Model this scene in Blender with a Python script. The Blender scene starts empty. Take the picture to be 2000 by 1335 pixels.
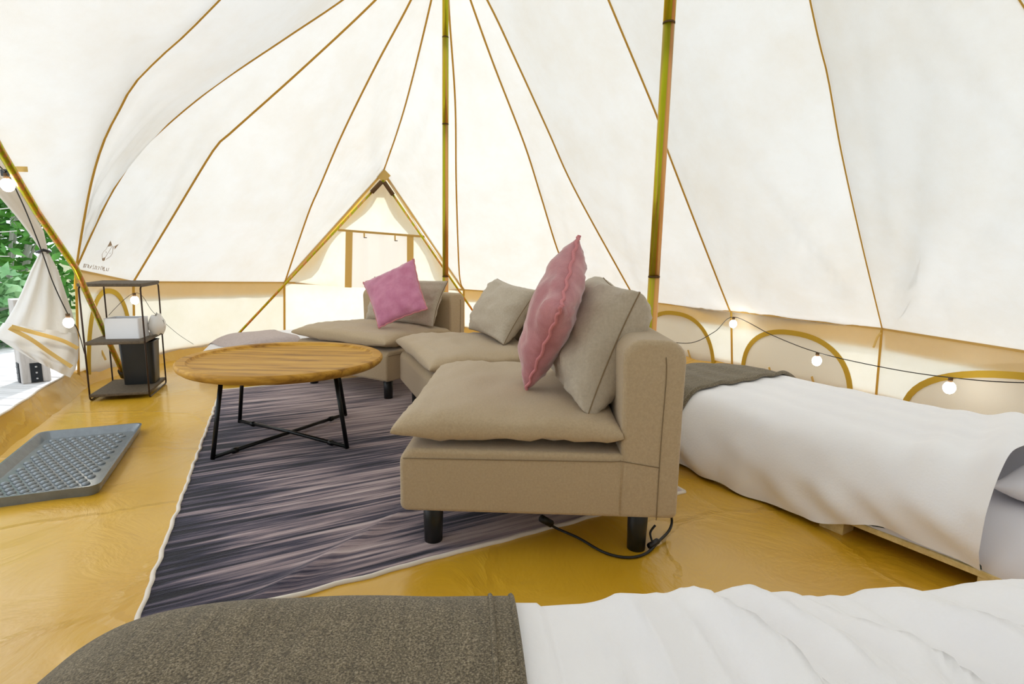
import bpy, bmesh, math, random
import numpy as np
from mathutils import Vector, Matrix, noise
random.seed(7)
PI = math.pi
C = bpy.context.scene.collection
SC = bpy.context.scene

# ------------------------------------------------------------------ camera
F, PITCH, ROLL, CH = 1054.25, 0.15412, 0.019214, 0.85824
FW = Vector((0, math.cos(PITCH), -math.sin(PITCH)))
U0 = Vector((0, math.sin(PITCH), math.cos(PITCH)))
R0 = Vector((1, 0, 0))
RT = R0*math.cos(ROLL)+U0*math.sin(ROLL)
UP = -R0*math.sin(ROLL)+U0*math.cos(ROLL)
cd = bpy.data.cameras.new('camera'); cam = bpy.data.objects.new('camera', cd); C.objects.link(cam)
cd.sensor_fit = 'HORIZONTAL'; cd.sensor_width = 36; cd.lens = F/2000*36; cd.clip_start = .02; cd.clip_end = 300
cam.matrix_world = Matrix(((RT.x, UP.x, -FW.x, 0), (RT.y, UP.y, -FW.y, 0), (RT.z, UP.z, -FW.z, CH), (0, 0, 0, 1)))
SC.camera = cam

# ------------------------------------------------------------------ light
w = bpy.data.worlds.new('world'); SC.world = w; w.use_nodes = True
bg = w.node_tree.nodes['Background']; bg.inputs[0].default_value = (.83, .915, 1, 1); bg.inputs[1].default_value = 2.1
sd = bpy.data.lights.new('sun', 'SUN'); sun = bpy.data.objects.new('sun', sd); C.objects.link(sun)
sd.energy = 4.4; sd.angle = math.radians(3); sd.color = (.97, .98, 1)
sun.rotation_euler = Vector((-.22, .87, .6)).to_track_quat('Z', 'Y').to_euler()
SC.view_settings.view_transform = 'Standard'; SC.view_settings.look = 'None'
SC.view_settings.gamma = 1; SC.view_settings.use_curve_mapping = False
SC.view_settings.exposure = -0.02
SC.cycles.diffuse_bounces = 5; SC.cycles.max_bounces = 14; SC.cycles.transmission_bounces = 10

# ------------------------------------------------------------------ helpers
def ray(px, py):
    return ((px-1000)/F)*RT-((py-667.5)/F)*UP+FW
def on_z(px, py, z=0.0):
    d = ray(px, py); t = (z-CH)/d.z
    return Vector((0, 0, CH))+d*t
def at_y(px, py, y):
    d = ray(px, py); return Vector((0, 0, CH))+d*(y/d.y)
def V(*a): return Vector(a)
def near_ray(px, py, a, b):
    """point of the sight line nearest to the chord a-b: where the sagging seam hangs"""
    o = Vector((0, 0, CH)); d = ray(px, py).normalized(); e = (b-a).normalized(); r = o-a
    B = d.dot(e); dd = d.dot(r); ee = e.dot(r); den = 1-B*B
    t = (B*ee-dd)/den
    return o+d*t
def nz(x, y=0, z=0): return noise.noise((x, y, z))

def nd(nt, t, **k):
    n = nt.nodes.new(t)
    for a, b in k.items():
        if a == 'i':
            for s, v in b.items(): n.inputs[s].default_value = v
        else: setattr(n, a, b)
    return n
def hexc(c): return (*[((x/255)/12.92 if x <= 10 else (((x/255)+.055)/1.055)**2.4) for x in c], 1)
def base_mat(name):
    m = bpy.data.materials.new(name); m.use_nodes = True
    return m, m.node_tree, m.node_tree.nodes['Principled BSDF']
def mat(name, c1, c2=None, scale=(20, 20, 20), rough=.7, metal=0, bump=0, bscale=None, detail=4, coord='Object',
        sheen=0, spec=.5, ramp=(.35, .65), coat=0, subs=0):
    m, nt, p = base_mat(name)
    p.inputs['Roughness'].default_value = rough; p.inputs['Metallic'].default_value = metal
    p.inputs['Specular IOR Level'].default_value = spec
    if sheen: p.inputs['Sheen Weight'].default_value = sheen; p.inputs['Sheen Roughness'].default_value = .5
    if coat: p.inputs['Coat Weight'].default_value = coat; p.inputs['Coat Roughness'].default_value = .15
    tc = nd(nt, 'ShaderNodeTexCoord')
    if c2 is None: p.inputs['Base Color'].default_value = hexc(c1)
    else:
        mp = nd(nt, 'ShaderNodeMapping', i={'Scale': scale}); nt.links.new(tc.outputs[coord], mp.inputs[0])
        n = nd(nt, 'ShaderNodeTexNoise', i={'Scale': 1.0, 'Detail': detail, 'Roughness': .6}); nt.links.new(mp.outputs[0], n.inputs[0])
        r = nd(nt, 'ShaderNodeValToRGB'); r.color_ramp.elements[0].position = ramp[0]; r.color_ramp.elements[1].position = ramp[1]
        r.color_ramp.elements[0].color = hexc(c1); r.color_ramp.elements[1].color = hexc(c2)
        nt.links.new(n.outputs[0], r.inputs[0]); nt.links.new(r.outputs[0], p.inputs['Base Color'])
    if bump:
        bs = bscale or scale
        mp = nd(nt, 'ShaderNodeMapping', i={'Scale': bs}); nt.links.new(tc.outputs[coord], mp.inputs[0])
        n = nd(nt, 'ShaderNodeTexNoise', i={'Scale': 1.0, 'Detail': 3}); nt.links.new(mp.outputs[0], n.inputs[0])
        b = nd(nt, 'ShaderNodeBump', i={'Strength': bump, 'Distance': .004}); nt.links.new(n.outputs[0], b.inputs['Height'])
        nt.links.new(b.outputs[0], p.inputs['Normal'])
    return m
def canvas(name, c, trans, mix, dirt=None, dscale=3.0):
    m = bpy.data.materials.new(name); m.use_nodes = True; nt = m.node_tree
    nt.nodes.remove(nt.nodes['Principled BSDF']); out = nt.nodes['Material Output']
    tc = nd(nt, 'ShaderNodeTexCoord')
    n = nd(nt, 'ShaderNodeTexNoise', i={'Scale': dscale, 'Detail': 8, 'Roughness': .7}); nt.links.new(tc.outputs['Object'], n.inputs[0])
    r = nd(nt, 'ShaderNodeValToRGB'); r.color_ramp.elements[0].position = .3; r.color_ramp.elements[1].position = .62
    r.color_ramp.elements[0].color = hexc(dirt or c); r.color_ramp.elements[1].color = hexc(c)
    nt.links.new(n.outputs[0], r.inputs[0])
    # woven thread
    n2 = nd(nt, 'ShaderNodeTexNoise', i={'Scale': 260.0, 'Detail': 2}); nt.links.new(tc.outputs['Object'], n2.inputs[0])
    b = nd(nt, 'ShaderNodeBump', i={'Strength': .25, 'Distance': .002}); nt.links.new(n2.outputs[0], b.inputs['Height'])
    d = nd(nt, 'ShaderNodeBsdfDiffuse'); t = nd(nt, 'ShaderNodeBsdfTranslucent')
    nt.links.new(r.outputs[0], d.inputs[0]); nt.links.new(b.outputs[0], d.inputs['Normal'])
    mx = nd(nt, 'ShaderNodeMix', data_type='RGBA', blend_type='MULTIPLY'); mx.inputs[0].default_value = 1
    nt.links.new(r.outputs[0], mx.inputs[6]); mx.inputs[7].default_value = hexc(trans)
    nt.links.new(mx.outputs[2], t.inputs[0])
    ms = nd(nt, 'ShaderNodeMixShader'); ms.inputs[0].default_value = mix
    nt.links.new(d.outputs[0], ms.inputs[1]); nt.links.new(t.outputs[0], ms.inputs[2]); nt.links.new(ms.outputs[0], out.inputs[0])
    return m

M = {}
M['roof'] = canvas('roof canvas', (244, 243, 240), (206, 205, 203), .50, (238, 233, 224), 2.2)
M['wall'] = canvas('wall canvas', (246, 243, 234), (224, 221, 212), .56, (240, 235, 220))
M['valance'] = canvas('valance canvas', (234, 204, 104), (240, 210, 116), .42)
M['doorcloth'] = canvas('curtain canvas', (244, 241, 236), (220, 216, 210), .4)
M['strap'] = canvas('strap canvas', (232, 205, 130), (245, 225, 160), .3)
M['seam'] = canvas('seam tape', (226, 194, 96), (236, 204, 104), .42)
M['zip'] = canvas('zip tape', (218, 188, 80), (232, 200, 110), .3)
M['hem'] = mat('hem tape', (196, 160, 90), None, rough=.8)
M['tarp'] = mat('groundsheet', (204, 154, 26), (214, 168, 44), (1.2, 1.2, 1.2), .36, bump=.0, spec=.6, coat=.5)
def tarp_bump(m):
    nt = m.node_tree; p = nt.nodes['Principled BSDF']; tc = nd(nt, 'ShaderNodeTexCoord')
    n1 = nd(nt, 'ShaderNodeTexNoise', i={'Scale': 3.2, 'Detail': 5, 'Roughness': .55, 'Distortion': 1.2})
    nt.links.new(tc.outputs['Object'], n1.inputs[0])
    v = nd(nt, 'ShaderNodeTexVoronoi', feature='DISTANCE_TO_EDGE', i={'Scale': 1.7}); 
    mxv = nd(nt, 'ShaderNodeMix', data_type='VECTOR'); mxv.inputs[0].default_value = .12
    nt.links.new(tc.outputs['Object'], mxv.inputs[4]); nt.links.new(n1.outputs['Color'], mxv.inputs[5]); nt.links.new(mxv.outputs[1], v.inputs['Vector'])
    r = nd(nt, 'ShaderNodeValToRGB'); r.color_ramp.elements[0].position = 0; r.color_ramp.elements[1].position = .03
    r.color_ramp.elements[0].color = (1, 1, 1, 1); r.color_ramp.elements[1].color = (0, 0, 0, 1)
    nt.links.new(v.outputs['Distance'], r.inputs[0])
    b1 = nd(nt, 'ShaderNodeBump', i={'Strength': .5, 'Distance': .03}); nt.links.new(n1.outputs[0], b1.inputs['Height'])
    b2 = nd(nt, 'ShaderNodeBump', i={'Strength': .6, 'Distance': .006}); nt.links.new(r.outputs[0], b2.inputs['Height'])
    nt.links.new(b1.outputs[0], b2.inputs['Normal']); nt.links.new(b2.outputs[0], p.inputs['Normal'])
tarp_bump(M['tarp'])
M['sofa'] = mat('beige woven upholstery', (174, 153, 122), (190, 168, 135), (160, 160, 160), .9, bump=.35, bscale=(420, 420, 420), sheen=.25, ramp=(.25, .75))
M['sofaseam'] = mat('upholstery seam thread', (132, 112, 84), None, rough=.95)
M['pillow'] = mat('greige pillow fabric', (176, 163, 144), (194, 182, 163), (110, 110, 110), .92, bump=.3, bscale=(420, 420, 420), sheen=.2, ramp=(.25, .75))
M['pink'] = mat('pink velvet', (166, 96, 104), (196, 128, 134), (14, 14, 14), .8, bump=.25, bscale=(200, 200, 200), sheen=.7, ramp=(.3, .7))
M['pinkb'] = mat('bright pink velvet', (186, 104, 138), (208, 134, 164), (14, 14, 14), .8, bump=.25, bscale=(200, 200, 200), sheen=.7, ramp=(.3, .7))
M['pinkcord'] = mat('pink cord', (206, 132, 136), None, rough=.8)
M['blackleg'] = mat('black leg paint', (26, 28, 28), None, rough=.4)
M['blackmetal'] = mat('black metal', (24, 26, 26), None, rough=.32, metal=.5)
M['cable'] = mat('black cable', (20, 19, 18), None, rough=.5)
M['white'] = mat('white cotton', (248, 247, 250), (252, 251, 253), (8, 8, 8), .9, bump=.15, bscale=(160, 160, 160), sheen=.15)
M['sheet'] = mat('white sheet', (234, 232, 238), None, rough=.9)
M['lilac'] = mat('lilac grey cloth', (186, 172, 168), (198, 184, 180), (60, 60, 60), .95, bump=.2, bscale=(300, 300, 300))
M['darkbox'] = mat('black plastic', (22, 24, 24), None, rough=.35)
M['whitebox'] = mat('white box', (226, 226, 228), None, rough=.45)
M['rackboard'] = mat('dark brown board', (74, 62, 46), (96, 82, 62), (90, 90, 90), .7)
M['rackwire'] = mat('brown wire', (58, 42, 32), None, rough=.4, metal=.6)
M['tray'] = mat('grey rubber tray', (104, 110, 112), (114, 120, 122), (30, 30, 30), .22, spec=.8)
M['bind'] = mat('white binding', (226, 216, 202), None, rough=.9)
M['concrete'] = mat('weathered post wood', (168, 160, 152), (196, 190, 184), (30, 30, 4), .85, bump=.3)
M['deck'] = mat('weathered deck board', (176, 172, 168), (206, 203, 200), (3, 40, 40), .8, bump=.3)
M['earth'] = mat('forest earth', (96, 104, 60), (140, 142, 96), (2, 2, 2), .95)
M['leaf'] = mat('leaf', (46, 104, 28), (100, 164, 62), (3, 3, 3), .5)
M['leaf2'] = mat('pale leaf', (92, 146, 84), (150, 190, 136), (3, 3, 3), .5)
M['branch'] = mat('pale bark', (196, 192, 184), None, rough=.9)
M['pine'] = mat('pine slat', (214, 186, 118), (232, 206, 142), (60, 6, 60), .6, bump=.1)
M['futon'] = mat('teal grey futon', (52, 68, 74), None, rough=.9)
M['bracket'] = mat('black bracket', (30, 34, 38), None, rough=.5, metal=.4)
M['bolt'] = mat('zinc bolt', (190, 190, 190), None, rough=.3, metal=1)
M['ink'] = mat('brown ink', (176, 156, 132), None, rough=.9)
M['plastic'] = mat('clear bag plastic', (236, 232, 226), None, rough=.3)
M['brown'] = mat('dark brown webbing', (92, 66, 34), None, rough=.8)
def throw_mat():
    m, nt, p = base_mat('heather brown wool'); p.inputs['Roughness'].default_value = .95
    p.inputs['Sheen Weight'].default_value = .15
    tc = nd(nt, 'ShaderNodeTexCoord')
    n1 = nd(nt, 'ShaderNodeTexNoise', i={'Scale': 380.0, 'Detail': 3, 'Roughness': .7})
    mp = nd(nt, 'ShaderNodeMapping', i={'Scale': (70, 5, 70)})
    n2 = nd(nt, 'ShaderNodeTexNoise', i={'Scale': 1.0, 'Detail': 4})
    nt.links.new(tc.outputs['Object'], n1.inputs[0]); nt.links.new(tc.outputs['Object'], mp.inputs[0]); nt.links.new(mp.outputs[0], n2.inputs[0])
    r1 = nd(nt, 'ShaderNodeValToRGB'); e = r1.color_ramp.elements
    e[0].position = .36; e[0].color = hexc((72, 62, 48)); e[1].position = .68; e[1].color = hexc((176, 162, 138))
    x = r1.color_ramp.elements.new(.52); x.color = hexc((122, 110, 86))
    nt.links.new(n1.outputs[0], r1.inputs[0])
    r2 = nd(nt, 'ShaderNodeMapRange', i={'From Min': .3, 'From Max': .7, 'To Min': .78, 'To Max': 1.1}); nt.links.new(n2.outputs[0], r2.inputs[0])
    mx = nd(nt, 'ShaderNodeMix', data_type='RGBA', blend_type='MULTIPLY'); mx.inputs[0].default_value = 1
    nt.links.new(r1.outputs[0], mx.inputs[6]); nt.links.new(r2.outputs[0], mx.inputs[7]); nt.links.new(mx.outputs[2], p.inputs['Base Color'])
    b = nd(nt, 'ShaderNodeBump', i={'Strength': .5, 'Distance': .004}); nt.links.new(n1.outputs[0], b.inputs['Height'])
    b2 = nd(nt, 'ShaderNodeBump', i={'Strength': .5, 'Distance': .006}); nt.links.new(n2.outputs[0], b2.inputs['Height'])
    nt.links.new(b.outputs[0], b2.inputs['Normal']); nt.links.new(b2.outputs[0], p.inputs['Normal'])
    return m
M['throw'] = throw_mat()
def rug_mat():
    m, nt, p = base_mat('streaked rug pile'); p.inputs['Roughness'].default_value = .95
    p.inputs['Specular IOR Level'].default_value = .15; p.inputs['Sheen Weight'].default_value = .15
    tc = nd(nt, 'ShaderNodeTexCoord')
    mp = nd(nt, 'ShaderNodeMapping', i={'Scale': (1.7, 40, 1)}); nt.links.new(tc.outputs['Object'], mp.inputs[0])
    n = nd(nt, 'ShaderNodeTexNoise', i={'Scale': 1.0, 'Detail': 6, 'Roughness': .6, 'Distortion': .35}); nt.links.new(mp.outputs[0], n.inputs[0])
    mp2 = nd(nt, 'ShaderNodeMapping', i={'Scale': (1.1, 1.6, 1), 'Location': (3, 1, 0)}); nt.links.new(tc.outputs['Object'], mp2.inputs[0])
    n2 = nd(nt, 'ShaderNodeTexNoise', i={'Scale': 1.0, 'Detail': 2}); nt.links.new(mp2.outputs[0], n2.inputs[0])
    sx = nd(nt, 'ShaderNodeSeparateXYZ'); nt.links.new(tc.outputs['Object'], sx.inputs[0])
    mr = nd(nt, 'ShaderNodeMapRange', i={'From Min': 0., 'From Max': 1.5, 'To Min': -.12, 'To Max': .24}); nt.links.new(sx.outputs[0], mr.inputs[0])
    a = nd(nt, 'ShaderNodeMath', operation='ADD'); nt.links.new(n.outputs[0], a.inputs[0]); nt.links.new(mr.outputs[0], a.inputs[1])
    s = nd(nt, 'ShaderNodeMath', operation='SUBTRACT'); nt.links.new(n2.outputs[0], s.inputs[0]); s.inputs[1].default_value = .5
    s2 = nd(nt, 'ShaderNodeMath', operation='MULTIPLY'); nt.links.new(s.outputs[0], s2.inputs[0]); s2.inputs[1].default_value = .5
    a2 = nd(nt, 'ShaderNodeMath', operation='ADD'); nt.links.new(a.outputs[0], a2.inputs[0]); nt.links.new(s2.outputs[0], a2.inputs[1])
    r = nd(nt, 'ShaderNodeValToRGB'); e = r.color_ramp.elements
    e[0].position = .37; e[0].color = hexc((30, 28, 36)); e[1].position = .68; e[1].color = hexc((196, 178, 176))
    for po, c in ((.43, (58, 54, 70)), (.485, (100, 90, 100)), (.56, (152, 134, 136))):
        x = e.new(po); x.color = hexc(c)
    nt.links.new(a2.outputs[0], r.inputs[0]); nt.links.new(r.outputs[0], p.inputs['Base Color'])
    n3 = nd(nt, 'ShaderNodeTexNoise', i={'Scale': 300.0, 'Detail': 2}); nt.links.new(tc.outputs['Object'], n3.inputs[0])
    b = nd(nt, 'ShaderNodeBump', i={'Strength': .4, 'Distance': .004}); nt.links.new(n3.outputs[0], b.inputs['Height'])
    b2 = nd(nt, 'ShaderNodeBump', i={'Strength': .35, 'Distance': .012}); nt.links.new(n.outputs[0], b2.inputs['Height']); nt.links.new(b.outputs[0], b2.inputs['Normal'])
    nt.links.new(b2.outputs[0], p.inputs['Normal'])
    return m
M['rug'] = rug_mat()
def wood_mat():
    m, nt, p = base_mat('mango wood'); p.inputs['Roughness'].default_value = .55; p.inputs['Specular IOR Level'].default_value = .3
    tc = nd(nt, 'ShaderNodeTexCoord'); mp = nd(nt, 'ShaderNodeMapping', i={'Scale': (2.2, 26, 26), 'Rotation': (0, 0, .25)}); nt.links.new(tc.outputs['Object'], mp.inputs[0])
    n = nd(nt, 'ShaderNodeTexNoise', i={'Scale': 1.0, 'Detail': 7, 'Roughness': .62, 'Distortion': .6}); nt.links.new(mp.outputs[0], n.inputs[0])
    r = nd(nt, 'ShaderNodeValToRGB'); e = r.color_ramp.elements
    e[0].position = .3; e[0].color = hexc((132, 88, 26)); e[1].position = .72; e[1].color = hexc((214, 168, 72))
    x = e.new(.5); x.color = hexc((188, 138, 46))
    nt.links.new(n.outputs[0], r.inputs[0]); nt.links.new(r.outputs[0], p.inputs['Base Color'])
    b = nd(nt, 'ShaderNodeBump', i={'Strength': .15, 'Distance': .003}); nt.links.new(n.outputs[0], b.inputs['Height']); nt.links.new(b.outputs[0], p.inputs['Normal'])
    return m
M['wood'] = wood_mat()
def chromate():
    """yellow-passivated steel: bands of gold, green and pink run along the tube"""
    m, nt, p = base_mat('yellow chromate steel'); p.inputs['Roughness'].default_value = .3; p.inputs['Metallic'].default_value = .85
    tc = nd(nt, 'ShaderNodeTexCoord'); mp = nd(nt, 'ShaderNodeMapping', i={'Scale': (34, 34, .3)}); nt.links.new(tc.outputs['Object'], mp.inputs[0])
    n = nd(nt, 'ShaderNodeTexNoise', i={'Scale': 1.0, 'Detail': 2}); nt.links.new(mp.outputs[0], n.inputs[0])
    r = nd(nt, 'ShaderNodeValToRGB'); e = r.color_ramp.elements
    e[0].position = .3; e[0].color = hexc((206, 150, 60)); e[1].position = .72; e[1].color = hexc((222, 180, 92))
    for po, c in ((.42, (190, 178, 34)), (.5, (168, 176, 26)), (.6, (212, 140, 92))):
        x = e.new(po); x.color = hexc(c)
    nt.links.new(n.outputs[0], r.inputs[0]); nt.links.new(r.outputs[0], p.inputs['Base Color'])
    return m
M['pole'] = chromate()
def emis(name, c, s):
    m, nt, p = base_mat(name); p.inputs['Emission Color'].default_value = (*c, 1); p.inputs['Emission Strength'].default_value = s
    return m
M['bulb'] = emis('lit bulb', (1, .95, .82), 24)

def link(name, me, m, parent=None, loc=None, smooth=True):
    if isinstance(me, bmesh.types.BMesh):
        bm = me; me = bpy.data.meshes.new(name); bm.to_mesh(me); bm.free()
    o = bpy.data.objects.new(name, me); C.objects.link(o)
    if m is not None and not me.materials: me.materials.append(M[m] if isinstance(m, str) else m)
    if smooth: me.polygons.foreach_set('use_smooth', [True]*len(me.polygons))
    if parent: o.parent = parent
    if loc is not None: o.location = loc
    return o
def tag(o, label=None, cat=None, group=None, kind=None):
    if label: o['label'] = label
    if cat: o['category'] = cat
    if group: o['group'] = group
    if kind: o['kind'] = kind
    return o
def empty(name, loc=(0, 0, 0), rz=0, parent=None):
    o = bpy.data.objects.new(name, None); C.objects.link(o); o.location = loc; o.rotation_euler = (0, 0, rz); o.empty_display_size = .1
    if parent: o.parent = parent
    return o
def copy_tree(o, parent=None):
    c = o.copy(); C.objects.link(c)
    if parent: c.parent = parent
    for ch in o.children: copy_tree(ch, c)
    return c
def pmesh(name, vs, fs):
    me = bpy.data.meshes.new(name); me.from_pydata([tuple(v) for v in vs], [], fs); me.update(); return me
def grid(name, rows):
    n, k = len(rows), len(rows[0]); vs = [p for r in rows for p in r]
    fs = [(i*k+j, i*k+j+1, (i+1)*k+j+1, (i+1)*k+j) for i in range(n-1) for j in range(k-1)]
    return pmesh(name, vs, fs)
def bm_tube(bm, pts, r, n=8, caps=True, r2=None, closed=False):
    pts = [Vector(p) for p in pts]; rings = []; up = Vector((0, 0, 1)); prev = None; N = len(pts)
    for i, p in enumerate(pts):
        if closed: t = pts[(i+1) % N]-pts[i-1]
        else: t = pts[min(i+1, N-1)]-pts[max(i-1, 0)]
        t = t.normalized() if t.length > 1e-9 else Vector((0, 0, 1))
        if prev is None:
            a = t.orthogonal().normalized()
            if abs(t.z) < .9: a = t.cross(up).normalized()
        else:
            a = (prev-t*prev.dot(t)); a = a.normalized() if a.length > 1e-6 else t.orthogonal().normalized()
        prev = a; b = t.cross(a); rr = r if r2 is None else r+(r2-r)*i/(N-1)
        rings.append([bm.verts.new(p+(a*math.cos(2*PI*j/n)+b*math.sin(2*PI*j/n))*rr) for j in range(n)])
    for i in range(N-1+(1 if closed else 0)):
        A, B = rings[i], rings[(i+1) % N]
        for j in range(n): bm.faces.new((A[j], A[(j+1) % n], B[(j+1) % n], B[j]))
    if caps and not closed:
        bm.faces.new(rings[0][::-1]); bm.faces.new(rings[-1])
    return bm
def tube(name, pts, r, m, parent=None, n=8, r2=None, closed=False):
    return link(name, bm_tube(bmesh.new(), pts, r, n, True, r2, closed), m, parent)
def bm_box(bm, c, s, bev=0, seg=2, rot=None):
    q = bmesh.ops.create_cube(bm, size=1); vs = q['verts']
    bmesh.ops.scale(bm, vec=s, verts=vs)
    if bev:
        es = list({e for v in vs for e in v.link_edges})
        g = bmesh.ops.bevel(bm, geom=es, offset=bev, segments=seg, affect='EDGES', profile=.5); vs = list({v for f in g['faces'] for v in f.verts} | {v for v in vs if v.is_valid})
    if rot is not None: bmesh.ops.rotate(bm, cent=(0, 0, 0), matrix=rot, verts=vs)
    bmesh.ops.translate(bm, vec=c, verts=vs); return bm
def box(name, c, s, m, parent=None, bev=0, seg=2, rot=None, smooth=False):
    return link(name, bm_box(bmesh.new(), c, s, bev, seg, rot), m, parent, smooth=smooth)
def strip(name, pts, nrm, wd, m, parent=None, th=.0015):
    """flat tape with thickness following pts, lying on a surface whose inward normals are nrm"""
    N = len(pts); vs = []
    for i, p in enumerate(pts):
        t = (pts[min(i+1, N-1)]-pts[max(i-1, 0)]).normalized(); n = nrm[i] if isinstance(nrm, list) else nrm
        s = t.cross(n).normalized()*wd/2
        vs += [p-s, p+s, p+s+n*th, p-s+n*th]
    fs = []
    for i in range(N-1):
        a = i*4; b = a+4
        for j in range(4): fs.append((a+j, a+(j+1) % 4, b+(j+1) % 4, b+j))
    fs += [(3, 2, 1, 0), (len(vs)-4, len(vs)-3, len(vs)-2, len(vs)-1)]
    return link(name, pmesh(name, vs, fs), m, parent, smooth=False)
def resample(pts, n):
    d = [0]
    for i in range(1, len(pts)): d.append(d[-1]+(pts[i]-pts[i-1]).length)
    out = []
    for k in range(n+1):
        s = d[-1]*k/n; i = 1
        while i < len(d)-1 and d[i] < s: i += 1
        f = (s-d[i-1])/max(1e-9, d[i]-d[i-1]); out.append(pts[i-1].lerp(pts[i], min(1, max(0, f))))
    return out
def smooth_pts(pts, n=8):
    """Catmull-Rom through pts"""
    P = [pts[0]]+list(pts)+[pts[-1]]; out = []
    for i in range(1, len(P)-2):
        for k in range(n):
            t = k/n; a, b, c, d = P[i-1], P[i], P[i+1], P[i+2]
            out.append(.5*((2*b)+(c-a)*t+(2*a-5*b+4*c-d)*t*t+(3*b-a-3*c+d)*t**3))
    out.append(pts[-1]); return out

# ------------------------------------------------------------------ tent geometry
A1 = V(-.484, 3.857, 2.97); A2 = V(.50, 1.84, 2.97); AM = A1.lerp(A2, .5)
CEN = V(-.1, 2.9, 1.1)
AX = V(-.438, .899, 0)
V0 = V(-2.72, 3.37, .735); V1 = V(-2.76, 3.93, .635); V2 = V(-2.24, 5.31, .58)
EE = at_y(748, 336, 5.45)
V3 = V(-.545, 5.95, .505); V3b = V(.67, 5.6, .475); V4 = V(1.17, 5.1, .48)
V5 = V(1.68, 4.13, .49); V6 = V(2.17, 3.14, .49); V7 = V(2.60, 1.78, .46)
V8 = V(2.65, .7, .46); V9 = V(2.35, -.5, .46); V10 = V(1.5, -1.45, .46); V11 = V(.2, -1.75, .46); V12 = V(-.95, -1.1, .5)
Vd = V(-1.35, .42, .62)
DD = at_y(-330, -238, 1.6)
def seam(a, b, pix): return resample(smooth_pts([a]+[near_ray(x, y, a, b) for x, y in pix]+[b], 8), 40)
S = {}
S['0-2'] = seam(V0, A2, [(160, 440), (178, 348), (202, 271), (235, 206), (263, 158), (340, 82), (425, 0)])
S['0-1'] = seam(V0, A1, [(190, 429), (226, 360), (283, 283), (404, 178), (558, 73), (667, 0)])
S['1-1'] = seam(V1, A1, [(340, 417), (417, 291), (445, 263), (586, 137), (732, 0)])
S['2-1'] = seam(V2, A1, [(600, 421), (624, 364), (669, 259), (733, 129), (802, 0)])
S['E-1'] = seam(EE, A1, [(790, 210), (842, 0)])
S['3-1'] = seam(V3, A1, [(897, 534), (891, 364), (889, 202), (877, 24)])
S['3b-1'] = seam(V3b, A1, [(1091, 493), (1057, 384), (1025, 283), (964, 125), (919, 0)])
S['4-1'] = seam(V4, A1, [(1215, 538), (1122, 368), (1069, 251), (1004, 109), (952, 0)])
S['5-M'] = seam(V5, AM, [(1425, 603), (1307, 299), (1286, 231), (1200, 24)])
S['6-2'] = seam(V6, A2, [(1724, 637), (1682, 461), (1645, 293), (1619, 147), (1585, 0)])
for k, v in (('7', V7), ('8', V8), ('9', V9), ('10', V10), ('11', V11), ('12', V12), ('d', Vd), ('D', DD)):
    S[k+'-2'] = resample([v, v.lerp(A2, .5)+V(0, 0, -.04), A2], 40)
S['2-E'] = resample([V2, at_y(640, 466, 5.4), EE], 40); S['3-E'] = resample([V3, EE.lerp(V3, .5)+V(0,0,0), EE], 40)[:]
def inward(p, a, b):
    n = a.cross(b).normalized()
    return n if n.dot(CEN-p) > 0 else -n
ceiling = tag(empty('ceiling'), 'white canvas tent roof with mustard seams rising to two peaks', None, None, 'structure')
def panel(name, L, Rr, parent, mname='roof', nt_=16, sag=.05, wr=.045, seed=0.0, extra=None):
    n = len(L); rows = []
    for i in range(n):
        s = i/(n-1); a, b = L[i], Rr[i]; row = []
        for j in range(nt_+1):
            t = j/nt_; p = a.lerp(b, t)
            e1 = b-a if (b-a).length > 1e-5 else L[i-1]-Rr[i-1]
            e2 = (L[min(i+1, n-1)]-L[max(i-1, 0)]).lerp(Rr[min(i+1, n-1)]-Rr[max(i-1, 0)], t)
            nn = inward(p, e1, e2); wdt = min(1, (b-a).length)
            edge = 4*t*(1-t)
            # tension creases fan out of the two lower corners
            dl = (p-L[0]).length; dr = (p-Rr[0]).length
            al = math.atan2(s*(n*.05), max(.02, t)); ar = math.atan2(s*(n*.05), max(.02, 1-t))
            cr = wr*(nz(al*11+seed, .5, seed)*math.exp(-dl/.7)+nz(ar*11+seed+9, 1.5, seed)*math.exp(-dr/.7))
            cr *= min(1, (b-a).length/.7)
            cr += .012*nz(p.x*1.3, p.y*1.3, p.z*1.1+seed)
            row.append(p+nn*(sag*edge*wdt*math.sin(PI*min(1, s+.08))*min(1, s*5)+cr*min(1, edge*2.5)*min(1, s*9)))
        rows.append(row)
    return link(name, grid(name, rows), mname, parent)
roof_panels = [('0-2', '0-1', .06), ('0-1', '1-1', .02), ('1-1', '2-1', .06), ('2-1', 'E-1', 0), ('E-1', '3-1', 0), ('3-1', '3b-1', .05),
               ('3b-1', '4-1', .03), ('4-1', '5-M', .05), ('5-M', '6-2', .05), ('6-2', '7-2', .05), ('7-2', '8-2', .05), ('8-2', '9-2', .05), ('9-2', '10-2', .05),
               ('10-2', '11-2', .05), ('11-2', '12-2', .05), ('12-2', 'd-2', .05), ('d-2', 'D-2', .0), ('D-2', '0-2', .05)]
S['VE'] = S['2-E']; S['V3E'] = S['3-E']
for i, (a, b, sg) in enumerate(roof_panels):
    La, Lb = S[a], S[b]
    if 'E-1' in (a, b):     # panel beside the rear gable: lower edge climbs from the eave to the gable peak
        if b == 'E-1': panel('canvas_panel', S['2-1'], resample(S['2-E'][0:1]+S['2-E'][1:]+S['E-1'][1:], 40) if False else S['E-1'], ceiling, nt_=16, sag=.02, seed=i)
        else: panel('canvas_panel', S['E-1'], S['3-1'], ceiling, nt_=16, sag=.02, seed=i)
    else: panel('canvas_panel', La, Lb, ceiling, sag=sg, seed=i*3.1, nt_=24 if i in (8, 7, 9, 0, 2) else 16)
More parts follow.
